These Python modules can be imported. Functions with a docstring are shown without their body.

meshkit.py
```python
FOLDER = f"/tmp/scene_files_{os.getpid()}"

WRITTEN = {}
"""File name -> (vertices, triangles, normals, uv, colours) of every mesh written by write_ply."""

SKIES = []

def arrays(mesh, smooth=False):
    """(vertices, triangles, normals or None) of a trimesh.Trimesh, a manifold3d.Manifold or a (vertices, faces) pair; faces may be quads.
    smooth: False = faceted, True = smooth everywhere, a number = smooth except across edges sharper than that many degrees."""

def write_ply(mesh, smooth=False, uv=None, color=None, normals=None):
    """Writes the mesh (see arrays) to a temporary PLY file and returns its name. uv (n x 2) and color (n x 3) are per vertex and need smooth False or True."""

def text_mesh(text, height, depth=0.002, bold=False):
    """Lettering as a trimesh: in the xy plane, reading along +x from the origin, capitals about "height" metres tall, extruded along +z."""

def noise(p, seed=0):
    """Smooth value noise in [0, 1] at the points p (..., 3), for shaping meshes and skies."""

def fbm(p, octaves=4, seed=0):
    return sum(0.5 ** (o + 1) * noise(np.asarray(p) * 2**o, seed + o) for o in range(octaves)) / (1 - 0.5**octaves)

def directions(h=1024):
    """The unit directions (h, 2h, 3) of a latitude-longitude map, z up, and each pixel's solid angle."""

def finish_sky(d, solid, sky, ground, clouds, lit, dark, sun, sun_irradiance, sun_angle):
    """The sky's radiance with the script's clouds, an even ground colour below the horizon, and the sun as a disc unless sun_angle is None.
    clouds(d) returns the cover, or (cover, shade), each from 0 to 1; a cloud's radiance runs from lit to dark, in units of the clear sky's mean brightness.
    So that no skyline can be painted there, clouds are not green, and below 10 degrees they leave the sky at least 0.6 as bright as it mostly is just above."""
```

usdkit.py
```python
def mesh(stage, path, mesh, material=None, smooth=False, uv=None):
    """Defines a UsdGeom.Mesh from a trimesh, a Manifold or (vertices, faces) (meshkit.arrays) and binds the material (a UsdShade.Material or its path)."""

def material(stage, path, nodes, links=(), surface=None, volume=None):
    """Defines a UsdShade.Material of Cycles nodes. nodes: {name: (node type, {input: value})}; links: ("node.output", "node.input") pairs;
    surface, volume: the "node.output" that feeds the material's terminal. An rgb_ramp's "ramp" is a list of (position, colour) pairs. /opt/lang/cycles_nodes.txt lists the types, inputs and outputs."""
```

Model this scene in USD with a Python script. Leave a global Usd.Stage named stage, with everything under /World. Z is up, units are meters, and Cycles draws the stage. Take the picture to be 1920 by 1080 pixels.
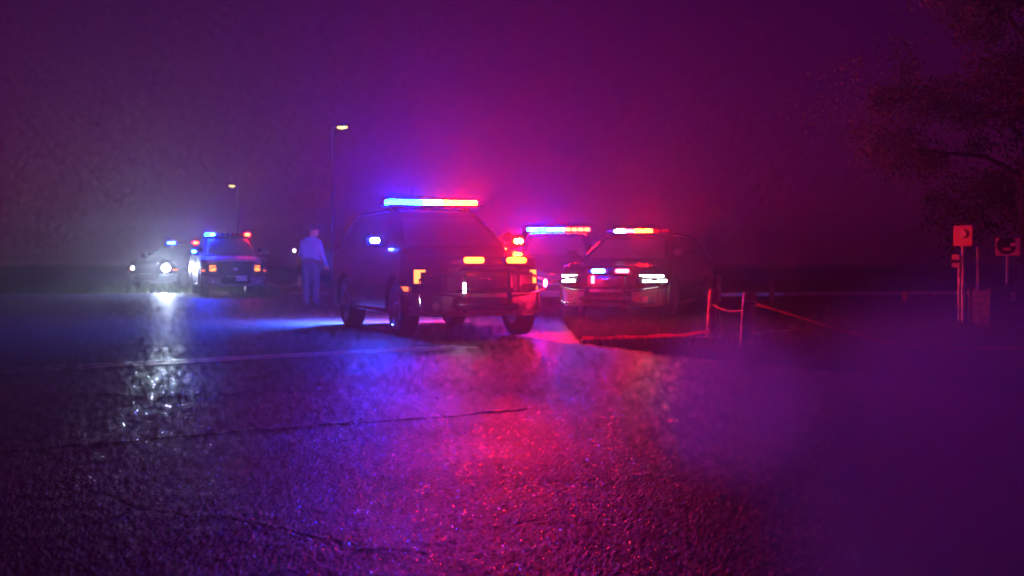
import math, random
import numpy as np, trimesh, manifold3d as m3, usdkit, meshkit
from manifold3d import Manifold, CrossSection
from pxr import Usd, UsdGeom, UsdLux, UsdShade, Gf, Sdf

random.seed(7); rng = np.random.default_rng(7)
stage = Usd.Stage.CreateInMemory()
world = UsdGeom.Xform.Define(stage, '/World'); stage.SetDefaultPrim(world.GetPrim())
UsdGeom.Scope.Define(stage, '/World/Looks')
PI = math.pi

# ------------------------------------------------------------------ camera
F_PX, HOR, CAM_H = 2638.0, 490.0, 1.08          # focal length in photograph pixels, horizon row, eye height
cam = UsdGeom.Camera.Define(stage, '/World/camera')
cam.AddTranslateOp().Set(Gf.Vec3d(0, 0, CAM_H))
cam.AddRotateXOp().Set(90 - math.degrees(math.atan((540 - HOR) / F_PX)))
cam.CreateHorizontalApertureAttr(36.0); cam.CreateVerticalApertureAttr(20.25)
cam.CreateFocalLengthAttr(36.0 * F_PX / 1920)
cam.CreateFStopAttr(2.7); cam.CreateFocusDistanceAttr(9.5)
cam.CreateExposureAttr(0.0)
cam.CreateClippingRangeAttr(Gf.Vec2f(0.05, 100000))

# ------------------------------------------------------------------ night sky (violet, no moon)
SKY = 0.0076
dome = UsdLux.DomeLight.Define(stage, '/World/sky'); dome.CreateIntensityAttr(1.0)
skymat = usdkit.material(stage, '/World/Looks/night_sky', {
    's': ('sky_texture', {'sky_type': 'single_scattering', 'sun_disc': False, 'sun_elevation': 0.5, 'sun_rotation': 2.6}),
    't': ('mix_color', {'blend_type': 'multiply', 'fac': 1.0, 'b': (1.15, 0.03, 0.66), 'use_clamp': False}),
    'b': ('background_shader', {'strength': SKY})},
    [('s.color', 't.a'), ('t.result', 'b.color')], surface='b.background')
UsdShade.MaterialBindingAPI.Apply(dome.GetPrim()).Bind(skymat)
dome.GetPrim().SetCustomDataByKey('kind', 'structure')

HAZE_DENSITY, HAZE_G = 0.0023, 0.86

# ------------------------------------------------------------------ materials
MAT = {}
def pbr(name, color, rough=0.5, metal=0.0, noise=None, bump=None, **kw):
    """noise=(scale, dark factor, light factor); bump=(scale, strength, distance)"""
    n = {'p': ('principled_bsdf', {'base_color': color, 'roughness': rough, 'metallic': metal, **kw})}
    l = []
    if noise or bump:
        n['g'] = ('texture_coordinate', {}); out = 'g.object'
    if noise:
        n['n'] = ('noise_texture', {'scale': noise[0], 'detail': 5.0, 'roughness': 0.6})
        n['r'] = ('rgb_ramp', {'ramp': [(0.3, tuple(c * noise[1] for c in color)), (0.7, tuple(c * noise[2] for c in color))]})
        l += [('g.object', 'n.vector'), ('n.fac', 'r.fac'), ('r.color', 'p.base_color')]
    if bump:
        n['bn'] = ('noise_texture', {'scale': bump[0], 'detail': 4.0})
        n['bb'] = ('bump', {'strength': bump[1], 'distance': bump[2]})
        l += [('g.object', 'bn.vector'), ('bn.fac', 'bb.height'), ('bb.normal', 'p.normal')]
    MAT[name] = usdkit.material(stage, '/World/Looks/' + name, n, l, surface='p.BSDF')
def glow(name, color, strength):
    MAT[name] = usdkit.material(stage, '/World/Looks/' + name, {'e': ('emission', {'color': color, 'strength': strength})}, surface='e.emission')

pbr('black_paint', (0.012, 0.012, 0.016), 0.22, coat_weight=0.6, noise=(3, .8, 1.3))
pbr('white_paint', (0.66, 0.66, 0.66), 0.5, noise=(4, .9, 1.03), bump=(6, .3, .02))
pbr('grey_paint', (0.12, 0.12, 0.13), 0.5, coat_weight=0.15, coat_roughness=0.4, noise=(4, .85, 1.1))
pbr('black_plastic', (0.018, 0.018, 0.02), 0.55, noise=(12, .8, 1.2))
pbr('bumper_grey', (0.34, 0.34, 0.35), 0.42, noise=(10, .85, 1.1))
pbr('rubber', (0.02, 0.02, 0.022), 0.7, noise=(20, .7, 1.5))
pbr('chrome', (0.75, 0.75, 0.77), 0.15, 1.0)
pbr('steel', (0.45, 0.45, 0.47), 0.35, 1.0, noise=(15, .7, 1.1))
pbr('alloy', (0.40, 0.40, 0.42), 0.3, 0.9, noise=(8, .8, 1.1))
pbr('push_bar_steel', (0.05, 0.05, 0.055), 0.35, 0.4, noise=(10, .8, 1.2))
pbr('seat_cloth', (0.03, 0.03, 0.035), 0.9)
pbr('blue_lens', (0.02, 0.06, 0.5), 0.12, coat_weight=0.5)
pbr('red_lens', (0.5, 0.015, 0.02), 0.12, coat_weight=0.5)
pbr('clear_lens', (0.5, 0.5, 0.52), 0.08, coat_weight=0.5)
pbr('plate_paint', (0.75, 0.75, 0.78), 0.4)
pbr('plate_mark', (0.08, 0.1, 0.25), 0.5)
MAT['window_glass'] = usdkit.material(stage, '/World/Looks/window_glass', {
    't': ('transparent_bsdf', {'color': (0.22, 0.23, 0.24)}), 'g': ('glossy_bsdf', {'color': (0.9, 0.9, 0.9), 'roughness': 0.03}),
    'f': ('fresnel', {'IOR': 1.5}), 'm': ('mix_closure', {})},
    [('f.fac', 'm.fac'), ('t.BSDF', 'm.closure1'), ('g.BSDF', 'm.closure2')], surface='m.closure')

MAT['glow_film_windshield'] = usdkit.material(stage, '/World/Looks/glow_film_windshield', {  # diffuse film added to imitate the glow over the glass
    't': ('transparent_bsdf', {'color': (0.3, 0.3, 0.31)}), 'g': ('glossy_bsdf', {'color': (0.9, 0.9, 0.9), 'roughness': 0.05}), 'd': ('diffuse_bsdf', {'color': (0.7, 0.7, 0.72)}),
    'f': ('fresnel', {'IOR': 1.5}), 'm': ('mix_closure', {}), 'm2': ('mix_closure', {'fac': 0.16})},
    [('f.fac', 'm.fac'), ('t.BSDF', 'm.closure1'), ('g.BSDF', 'm.closure2'), ('m.closure', 'm2.closure1'), ('d.BSDF', 'm2.closure2')], surface='m2.closure')
BAR = 2400.0
glow('blue_bar_light', (0.00018, 0.012, 1.0), BAR)
glow('red_bar_light', (1.0, 0.0045, 0.0003), BAR * .6)
glow('white_bar_light', (0.8, 0.7, 1.0), 60)
glow('red_grille_light', (1.0, 0.032, 0.0026), 62)
glow('blue_soft_light', (0.006, 0.03, 1.0), 300)
glow('blue_spot_light', (0.02, 0.06, 1.0), 1500)
glow('added_corner_light', (1.0, 0.008, 0.05), 900)
glow('added_blue_light', (0.03, 0.10, 1.0), 13000)
glow('added_red_light', (1.0, 0.006, 0.0006), 2500)
glow('red_spot_light', (1.0, 0.006, 0.0006), 9000)
glow('red_soft_light', (1.0, 0.006, 0.0012), 260)
glow('pink_soft_light', (1.0, 0.012, 0.025), 90)
glow('amber_lamp', (1.0, 0.22, 0.03), 3.6)
glow('orange_marker', (1.0, 0.16, 0.03), 2.2)
glow('white_led', (0.9, 1.0, 0.95), 26)
glow('strong_headlight', (0.64, 0.78, 1.0), 2500)
glow('weak_headlight', (0.9, 0.9, 1.0), 8)
glow('tail_light_red', (1.0, 0.03, 0.03), 2.5)
glow('street_lamp_light', (1.0, 0.80, 0.24), 3.2)
glow('far_lamp_light', (1.0, 0.8, 0.75), 30)

# asphalt: dark binder with pale aggregate, worn gloss, damp
MAT['asphalt'] = usdkit.material(stage, '/World/Looks/asphalt', {
    'g': ('geometry', {}),
    'v': ('voronoi_texture', {'scale': 165.0}), 'vs': ('separate_color', {}), 'gl': ('map_range', {'from_min': 0.91, 'from_max': 0.94, 'to_max': 2.2, 'clamp': True}), 'gm': ('math', {'math_type': 'multiply'}), 'rm': ('mix_float', {'b': 0.05}), 'n1': ('noise_texture', {'scale': 0.55, 'detail': 6.0, 'roughness': 0.62}),
    'n2': ('noise_texture', {'scale': 60.0, 'detail': 3.0}), 'n3': ('noise_texture', {'scale': 170.0, 'detail': 2.0}),
    'c1': ('rgb_ramp', {'ramp': [(0.30, (0.085, 0.085, 0.085)), (0.62, (0.20, 0.196, 0.19)), (0.8, (0.36, 0.35, 0.34))]}),
    'c2': ('rgb_ramp', {'ramp': [(0.3, (0.62, 0.62, 0.62)), (0.7, (1.15, 1.15, 1.15))]}),
    'mx': ('mix_color', {'blend_type': 'multiply', 'fac': 1.0, 'use_clamp': False}),
    'rr': ('map_range', {'from_min': 0.3, 'from_max': 0.7, 'to_min': 0.45, 'to_max': 0.62}),
    'ad': ('math', {'math_type': 'multiply_add', 'value2': 0.6}),
    'sx': ('separate_xyz', {}), 'far': ('map_range', {'from_min': 9.0, 'from_max': 24.0, 'to_min': 0.5, 'to_max': 0.07, 'clamp': True}),
    'b': ('bump', {'distance': 0.004}),
    'p': ('principled_bsdf', {'specular_ior_level': 0.34})},
    [('g.position', 'v.vector'), ('g.position', 'n1.vector'), ('g.position', 'n2.vector'), ('g.position', 'n3.vector'),
     ('n2.fac', 'c1.fac'), ('n1.fac', 'c2.fac'), ('c1.color', 'mx.a'), ('c2.color', 'mx.b'), ('mx.result', 'p.base_color'),
     ('g.position', 'sx.vector'), ('sx.y', 'far.value'), ('far.result', 'b.strength'), ('n1.fac', 'rr.value'), ('v.color', 'vs.color'), ('vs.r', 'gl.value'), ('far.result', 'gm.value1'), ('gl.result', 'gm.value2'), ('gm.value', 'rm.fac'), ('rr.result', 'rm.a'), ('rm.result', 'p.roughness'), ('n3.fac', 'ad.value1'), ('v.distance', 'ad.value3'), ('ad.value', 'b.height'), ('b.normal', 'p.normal')],
    surface='p.BSDF')
pbr('soil', (0.11, 0.095, 0.07), 0.6, noise=(1.2, .5, 1.4), bump=(25, .6, .03))
MAT['line_paint'] = usdkit.material(stage, '/World/Looks/line_paint', {
    'g': ('geometry', {}), 'n': ('noise_texture', {'scale': 9.0, 'detail': 7.0, 'roughness': 0.75}),
    'sx': ('separate_xyz', {}), 'wr': ('map_range', {'from_min': -4.6, 'from_max': -2.2, 'to_min': -0.22, 'to_max': 0.08, 'clamp': True}), 'wa': ('math', {'math_type': 'add'}),
    'r': ('rgb_ramp', {'ramp': [(0.30, (0.11, 0.11, 0.11)), (0.46, (0.86, 0.80, 0.68))]}),
    'n2': ('noise_texture', {'scale': 120.0, 'detail': 2.0}), 'b': ('bump', {'strength': 0.9, 'distance': 0.010}),
    'p': ('principled_bsdf', {'roughness': 0.42})},
    [('g.position', 'n.vector'), ('g.position', 'sx.vector'), ('sx.x', 'wr.value'), ('wr.result', 'wa.value1'), ('n.fac', 'wa.value2'), ('wa.value', 'r.fac'), ('r.color', 'p.base_color'), ('g.position', 'n2.vector'), ('n2.fac', 'b.height'), ('b.normal', 'p.normal')], surface='p.BSDF')
pbr('concrete', (0.32, 0.31, 0.29), 0.85, noise=(6, .6, 1.15), bump=(60, .5, .01))
MAT['grass_blade'] = usdkit.material(stage, '/World/Looks/grass_blade', {
    'g': ('geometry', {}), 'r': ('rgb_ramp', {'ramp': [(0, (0.10, 0.13, 0.05)), (0.5, (0.24, 0.26, 0.10)), (1, (0.42, 0.38, 0.2))]}),
    'd': ('diffuse_bsdf', {}), 't': ('translucent_bsdf', {}), 'm': ('mix_closure', {'fac': 0.3})},
    [('g.random_per_island', 'r.fac'), ('r.color', 'd.color'), ('r.color', 't.color'), ('d.BSDF', 'm.closure1'), ('t.BSDF', 'm.closure2')], surface='m.closure')
MAT['tree_leaf'] = usdkit.material(stage, '/World/Looks/tree_leaf', {
    'g': ('geometry', {}), 'r': ('rgb_ramp', {'ramp': [(0, (0.10, 0.11, 0.05)), (0.6, (0.22, 0.20, 0.08)), (1, (0.36, 0.26, 0.12))]}),
    'd': ('diffuse_bsdf', {}), 't': ('translucent_bsdf', {}), 'm': ('mix_closure', {'fac': 0.35})},
    [('g.random_per_island', 'r.fac'), ('r.color', 'd.color'), ('r.color', 't.color'), ('d.BSDF', 'm.closure1'), ('t.BSDF', 'm.closure2')], surface='m.closure')
pbr('bark', (0.07, 0.055, 0.04), 0.9, noise=(9, .5, 1.4), bump=(14, .8, .03))
pbr('wood_post', (0.40, 0.31, 0.24), 0.45, noise=(7, .6, 1.25), bump=(40, .5, .01))
pbr('rope_fibre', (0.55, 0.5, 0.42), 0.9, noise=(60, .7, 1.1))
MAT['tape_plastic'] = usdkit.material(stage, '/World/Looks/tape_plastic', {'p': ('principled_bsdf', {'base_color': (0.42, 0.06, 0.04), 'roughness': 0.35}), 't': ('translucent_bsdf', {'color': (0.42, 0.07, 0.05)}), 'm': ('mix_closure', {'fac': 0.5})},
    [('p.BSDF', 'm.closure1'), ('t.BSDF', 'm.closure2')], surface='m.closure')
pbr('galvanised', (0.42, 0.43, 0.45), 0.4, 0.8, noise=(8, .8, 1.1))
pbr('lamp_pole_paint', (0.30, 0.29, 0.28), 0.5, 0.3)
pbr('sign_white', (0.85, 0.85, 0.86), 0.45, noise=(9, .9, 1.04))
pbr('sign_dark', (0.02, 0.02, 0.03), 0.5)
pbr('sign_pale_red', (0.80, 0.45, 0.5), 0.5)
pbr('planter_wood', (0.16, 0.12, 0.09), 0.75, noise=(5, .6, 1.3), bump=(20, .5, .02))
pbr('uniform_shirt', (0.24, 0.32, 0.60), 0.8, noise=(25, .85, 1.1))
pbr('uniform_trousers', (0.06, 0.08, 0.19), 0.85, noise=(25, .85, 1.1))
pbr('leather', (0.015, 0.015, 0.016), 0.4)
pbr('skin', (0.48, 0.30, 0.23), 0.5)
pbr('hair', (0.03, 0.022, 0.018), 0.6)
pbr('rail_paint', (0.85, 0.85, 0.86), 0.5, noise=(4, .8, 1.05))

# ------------------------------------------------------------------ helpers
used = {}
def numbered(parent, name):
    key = (parent, name); k = used.get(key, 0); used[key] = k + 1
    return f'{parent}/{name}' if k == 0 else f'{parent}/{name}_{k:03d}'
def path_of(parent):
    return '/World' if parent is None else str(parent.GetPath())
def custom(p, label=None, cat=None, group=None, kind=None):
    for k, v in (('label', label), ('category', cat), ('group', group), ('kind', kind)):
        if v: p.SetCustomDataByKey(k, v)
    return p
def obj(name, mesh, mat, parent=None, smooth=30, **kw):
    if isinstance(mesh, list): mesh = cat(mesh)
    p = usdkit.mesh(stage, numbered(path_of(parent), name), mesh, MAT[mat], smooth=smooth).GetPrim()
    return custom(p, **kw)
def thing(name, label=None, cat=None, loc=(0, 0, 0), rotz=0.0, group=None, kind=None):
    x = UsdGeom.Xform.Define(stage, numbered('/World', name))
    x.AddTranslateOp().Set(Gf.Vec3d(*map(float, loc))); x.AddRotateZOp().Set(math.degrees(rotz))
    return custom(x.GetPrim(), label, cat, group, kind)
def tm(m):
    if isinstance(m, trimesh.Trimesh): return m
    v, f, _ = meshkit.arrays(m); return trimesh.Trimesh(v, f, process=False)
def cat(ms): return trimesh.util.concatenate([tm(m) for m in ms])
def box(x0, x1, y0, y1, z0, z1): return Manifold.cube((x1 - x0, y1 - y0, z1 - z0)).translate((x0, y0, z0))
def ball(p, r, n=16): return Manifold.sphere(r, n).translate(tuple(map(float, p)))
def hull(points, r, n=12): return Manifold.batch_hull([ball(p, r, n) for p in points])
def rbox(x0, x1, y0, y1, z0, z1, r=.01, n=8):
    r = min(r, .49 * min(x1 - x0, y1 - y0, z1 - z0))
    return hull([(x, y, z) for x in (x0 + r, x1 - r) for y in (y0 + r, y1 - r) for z in (z0 + r, z1 - r)], r, n)
def bone(a, ra, b, rb, n=16): return Manifold.batch_hull([ball(a, ra, n), ball(b, rb, n)])
def tube(pts, r, n=8):
    """A round tube through the points; r a number or one radius per point."""
    p = np.asarray(pts, float); rr = np.broadcast_to(np.asarray(r, float), len(p))
    t = np.gradient(p, axis=0); t /= np.linalg.norm(t, axis=1, keepdims=True)
    up = np.array([0, 0, 1.0]) if abs(t[0][2]) < .9 else np.array([1.0, 0, 0])
    V, Fc = [], []
    a = np.linspace(0, 2 * PI, n, endpoint=False)
    for i in range(len(p)):
        s = np.cross(t[i], up); s /= np.linalg.norm(s) + 1e-9; q = np.cross(s, t[i])
        V.append(p[i] + rr[i] * (np.cos(a)[:, None] * s + np.sin(a)[:, None] * q))
    V = np.vstack(V)
    for i in range(len(p) - 1):
        for k in range(n):
            k2 = (k + 1) % n
            Fc += [[i * n + k, i * n + k2, (i + 1) * n + k2], [i * n + k, (i + 1) * n + k2, (i + 1) * n + k]]
    for base, flip in ((0, True), ((len(p) - 1) * n, False)):
        for k in range(1, n - 1):
            tri = [base, base + k, base + k + 1]; Fc.append(tri[::-1] if flip else tri)
    return trimesh.Trimesh(V, np.array(Fc)[:, ::-1], process=False)
def prism_y(poly, y0, y1):
    """(x, z) polygon extruded along y."""
    return CrossSection([[tuple(p) for p in poly]], m3.FillRule.NonZero).extrude(y1 - y0).rotate((90, 0, 0)).translate((0, y1, 0))
def prism_x(poly, x0, x1):
    """(y, z) polygon extruded along x."""
    return CrossSection([[tuple(p) for p in poly]], m3.FillRule.NonZero).extrude(x1 - x0).rotate((90, 0, 90)).translate((x0, 0, 0))
def cyl_y(x, z, r, y0, y1, n=40): return Manifold.cylinder(y1 - y0, r, r, n).rotate((-90, 0, 0)).translate((x, y0, z))
def gp(px, py, z=0.0):
    """World point at height z seen at photograph pixel (px, py)."""
    d = F_PX * (CAM_H - z) / (py - HOR)
    return np.array([(px - 960) / F_PX * d, d, z])
def at(px, py, d): return np.array([(px - 960) / F_PX * d, d, CAM_H - (py - HOR) / F_PX * d])

# ------------------------------------------------------------------ haze
hz = trimesh.creation.box(extents=(360, 520, 15)); hz.apply_translation((0, 225, 6.5))
MAT['haze_air'] = usdkit.material(stage, '/World/Looks/haze_air', {'v': ('principled_volume', {
    'color': (0.95, 0.95, 0.97), 'density': HAZE_DENSITY, 'anisotropy': HAZE_G})}, volume='v.volume')
obj('haze', hz, 'haze_air', smooth=False, kind='stuff', label='thin night haze filling the air and glowing with the emergency lights')

# ------------------------------------------------------------------ ground
g = trimesh.Trimesh([(-170, -30, 0), (170, -30, 0), (170, 480, 0), (-170, 480, 0)], [[0, 1, 2], [0, 2, 3]], process=False)
obj('ground', g, 'soil', smooth=False, kind='structure', label='dark soil and grass ground around the car park')

# edge of the asphalt, from far left round behind the vehicles to the near right
EDGE = np.array([(-60, 47.5), (-20, 46.5), (-9, 45.8), (-4.5, 45.2), (-2.2, 42), (-1.2, 36), (-.9, 28), (-.6, 22), (0.2, 18.9), (0.9, 17.7), (1.35, 16.4),
                 (1.9, 15.2), (2.9, 13.4), (4.0, 11), (5.4, 8.2), (7.4, 4.0), (9.0, -25)])
def asphalt_poly():
    from shapely import Polygon
    return Polygon(list(map(tuple, EDGE)) + [(-60, -25)])
CRACKS = [  # points (photograph pixels on the ground), depth, half width
    ([(-60, 866), (0, 860), (220, 843), (430, 823), (640, 806), (850, 791), (1020, 775)], .010, .020),
    ([(60, 752), (180, 747), (250, 751), (300, 756), (370, 752), (440, 748), (500, 744), (620, 741)], .010, .016),
    ([(-20, 668), (120, 654), (240, 652), (330, 655), (460, 650), (560, 647)], .010, .03),
    ([(440, 990), (500, 1004), (560, 1016), (610, 1036), (645, 1052), (720, 1050), (800, 1062)], .005, .011),
    ([(100, 930), (180, 942), (260, 968), (330, 986), (440, 990)], .003, .011),
    ([(800, 806), (850, 822), (905, 826), (960, 842), (1040, 868), (1120, 880)], .004, .011),
    ([(860, 1000), (930, 1010), (1010, 990), (1100, 1000), (1200, 985)], .0025, .010)]
def relief(P):
    """Height of the worn asphalt at the points P (n x 2): undulation, aggregate, cracks."""
    P3 = np.c_[P, np.zeros(len(P))]
    near = np.clip((17 - P[:, 1]) / 8, 0, 1)
    h = (0.013 - .011 * np.clip((P[:, 1] - 8) / 10, 0, 1)) * (meshkit.fbm(P3 * .35, 3, 5) - .5) + near * (0.0046 * (meshkit.noise(P3 * 95, 1) - .5) + 0.0042 * (meshkit.noise(P3 * 190, 2) - .5) + .0025 * (meshkit.noise(P3 * 9, 9) - .5))
    wob = np.c_[meshkit.fbm(P3 * 5, 3, 11), meshkit.fbm(P3 * 5, 3, 12)] - .5
    Q = P + wob * .16
    for pts, depth, hw in CRACKS:
        w = np.array([gp(*p)[:2] for p in pts]); best = np.full(len(P), 9.0)
        for a, b in zip(w[:-1], w[1:]):
            ab = b - a; t = np.clip(((Q - a) @ ab) / (ab @ ab), 0, 1)
            best = np.minimum(best, np.linalg.norm(Q - a - t[:, None] * ab, axis=1))
        h -= depth * np.exp(-(best / hw) ** 2)
        h += depth * .25 * np.exp(-((best - 2.6 * hw) / (1.3 * hw)) ** 2)
    return h
def build_asphalt():
    from shapely import contains_xy
    poly = asphalt_poly()
    d = np.concatenate([[2.6, 3.2, 3.8], np.geomspace(4.2, 18, 460), np.geomspace(18.1, 50, 170)])
    t = np.concatenate([np.linspace(-1.0, -.46, 40), np.linspace(-.45, .3, 900), np.linspace(.31, .9, 40)])
    D, T = np.meshgrid(d, t, indexing='ij'); P = np.c_[(D * T).ravel(), D.ravel()]
    z = .035 + relief(P)
    V = np.c_[P, z]; n, m = D.shape
    idx = np.arange(n * m).reshape(n, m)
    q = np.stack([idx[:-1, :-1], idx[:-1, 1:], idx[1:, 1:], idx[1:, :-1]], -1).reshape(-1, 4)
    jag = (meshkit.fbm(np.c_[P, P[:, :1] * 0] * 2.2, 4, 21) - .5) * .9
    keep = contains_xy(poly, P[:, 0] + jag, P[:, 1] + jag)[q].all(1)
    q = q[keep]
    f = np.vstack([q[:, [0, 1, 2]], q[:, [0, 2, 3]]])
    u, inv = np.unique(f, return_inverse=True); V = V[u]; f = inv.reshape(-1, 3)
    # the rest of the yard, beside and behind the camera
    R = [(-60, -25, .033), (8.9, -25, .033), (7.6, 2.6, .033), (2.6 * .9, 2.6, .033), (-2.6, 2.6, .033), (-50, 50 * .94, .033), (-60, 47.4, .033)]
    V2 = np.array(R); f2 = np.array([[0, 1, 2], [0, 2, 3], [0, 3, 4], [0, 4, 5], [0, 5, 6]])
    return trimesh.util.concatenate([trimesh.Trimesh(V, f, process=False), trimesh.Trimesh(V2, f2, process=False)])
obj('asphalt', build_asphalt(), 'asphalt', smooth=True, kind='structure', label='worn cracked dark asphalt of the car park, shining with coloured light')

# stop line painted on the asphalt
a, b = np.array([-0.55, 17.2]), np.array([-5.6, 12.8])
n_ = 90; u = (b - a) / np.linalg.norm(b - a); w = np.array([-u[1], u[0]])
ts = np.linspace(0, np.linalg.norm(b - a), n_)
sv, sf = [], []
for j, off in enumerate(np.linspace(-.31, .31, 7)):
    for k, s in enumerate(ts):
        p = a + u * s + w * (off + .012 * math.sin(9 * s + j)); sv.append((p[0], p[1]))
sv = np.array(sv); zz = .035 + relief(sv) + .004
for j in range(6):
    for k in range(n_ - 1):
        i = j * n_ + k; sf += [[i, i + n_, i + n_ + 1], [i, i + n_ + 1, i + 1]]
st = trimesh.Trimesh(np.c_[sv, zz], sf, process=False)
if st.face_normals[:, 2].mean() < 0: st.invert()
obj('stop_line', st, 'line_paint', smooth=True, kind='structure', label='worn white stop line painted across the asphalt in front of the nearest vehicle')

# kerb stones along the verge
kb = thing('kerb', kind='structure', label='low concrete kerb between the asphalt and the grass verge')
KL = [np.array(p) for p in ((0.9, 18.25), (2.55, 18.55), (3.4, 19.9), (4.6, 21.6))]
def along(pts, step):
    seg = [np.linalg.norm(b - a) for a, b in zip(pts[:-1], pts[1:])]; L = sum(seg); out = []
    for s in np.arange(0, L + 1e-6, step):
        for a, b, l in zip(pts[:-1], pts[1:], seg):
            if s <= l + 1e-9: out.append((a + (b - a) * s / l)); break
            s -= l
    return out
def kerb_run(pts, step=.62):
    ks = along(pts, step)
    for p, q in zip(ks[:-1], ks[1:]):
        d = q - p; L = np.linalg.norm(d) - .012
        m = rbox(0, L, -.09, .09, -.02, .075 + random.uniform(-.008, .008), .018, 6)
        m = m.rotate((0, 0, math.degrees(math.atan2(d[1], d[0])) + random.uniform(-.8, .8))).translate((p[0], p[1], 0))
        obj('kerb_stone', m, 'concrete', kb)
kerb_run(KL)
kerb_run([np.array(p) for p in ((-7.2, 45.9), (-4.4, 45.6), (-1.6, 42.5))], 1.0)

# grass
def blades(pts, h0, h1, w):
    n = len(pts); a = rng.uniform(0, 2 * PI, n); h = rng.uniform(h0, h1, n); lean = rng.uniform(.05, .55, n) * h; la = rng.uniform(0, 2 * PI, n)
    dx, dy = np.cos(a) * w, np.sin(a) * w
    b0 = np.c_[pts[:, 0] - dx, pts[:, 1] - dy, np.zeros(n)]; b1 = np.c_[pts[:, 0] + dx, pts[:, 1] + dy, np.zeros(n)]
    mx, my = np.cos(la) * lean * .35, np.sin(la) * lean * .35
    m0 = b0 + np.c_[mx + dx * .3, my + dy * .3, h * .55]; m1 = b1 + np.c_[mx - dx * .3, my - dy * .3, h * .55]
    tip = np.c_[pts[:, 0] + np.cos(la) * lean, pts[:, 1] + np.sin(la) * lean, h]
    V = np.stack([b0, b1, m1, m0, tip], 1).reshape(-1, 3); i = np.arange(n)[:, None] * 5
    f = np.concatenate([i + [0, 1, 2], i + [0, 2, 3], i + [3, 2, 4]]); return trimesh.Trimesh(V, f, process=False)
def scatter(n, x0, x1, y0, y1, inside, clump=.9):
    out = np.zeros((0, 2))
    while len(out) < n:
        p = np.c_[rng.uniform(x0, x1, n), rng.uniform(y0, y1, n)]
        k = inside(p) & (meshkit.fbm(np.c_[p * clump, p[:, :1] * 0], 3, 33) > rng.uniform(.25, .62, n))
        out = np.vstack([out, p[k]])
    return out[:n]
from shapely import contains_xy
AP = asphalt_poly()
outside = lambda p: ~contains_xy(AP, p[:, 0] - .35, p[:, 1])
fx = lambda p: np.abs(p[:, 0]) < p[:, 1] * .45 + 1
obj('grass', [blades(scatter(26000, .9, 7.5, 8, 19, outside), .03, .13, .006),
              blades(scatter(34000, .9, 14, 18, 27, outside), .04, .18, .009),
              blades(scatter(30000, 2.6, 16, 27, 34, outside, .5), .10, .34, .013),
              blades(scatter(30000, -28, 22, 34, 62, lambda p: outside(p) & fx(p), .4), .10, .35, .022)],
    'grass_blade', smooth=False, kind='stuff', label='rough pale grass on the verge and beyond the car park')

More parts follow.
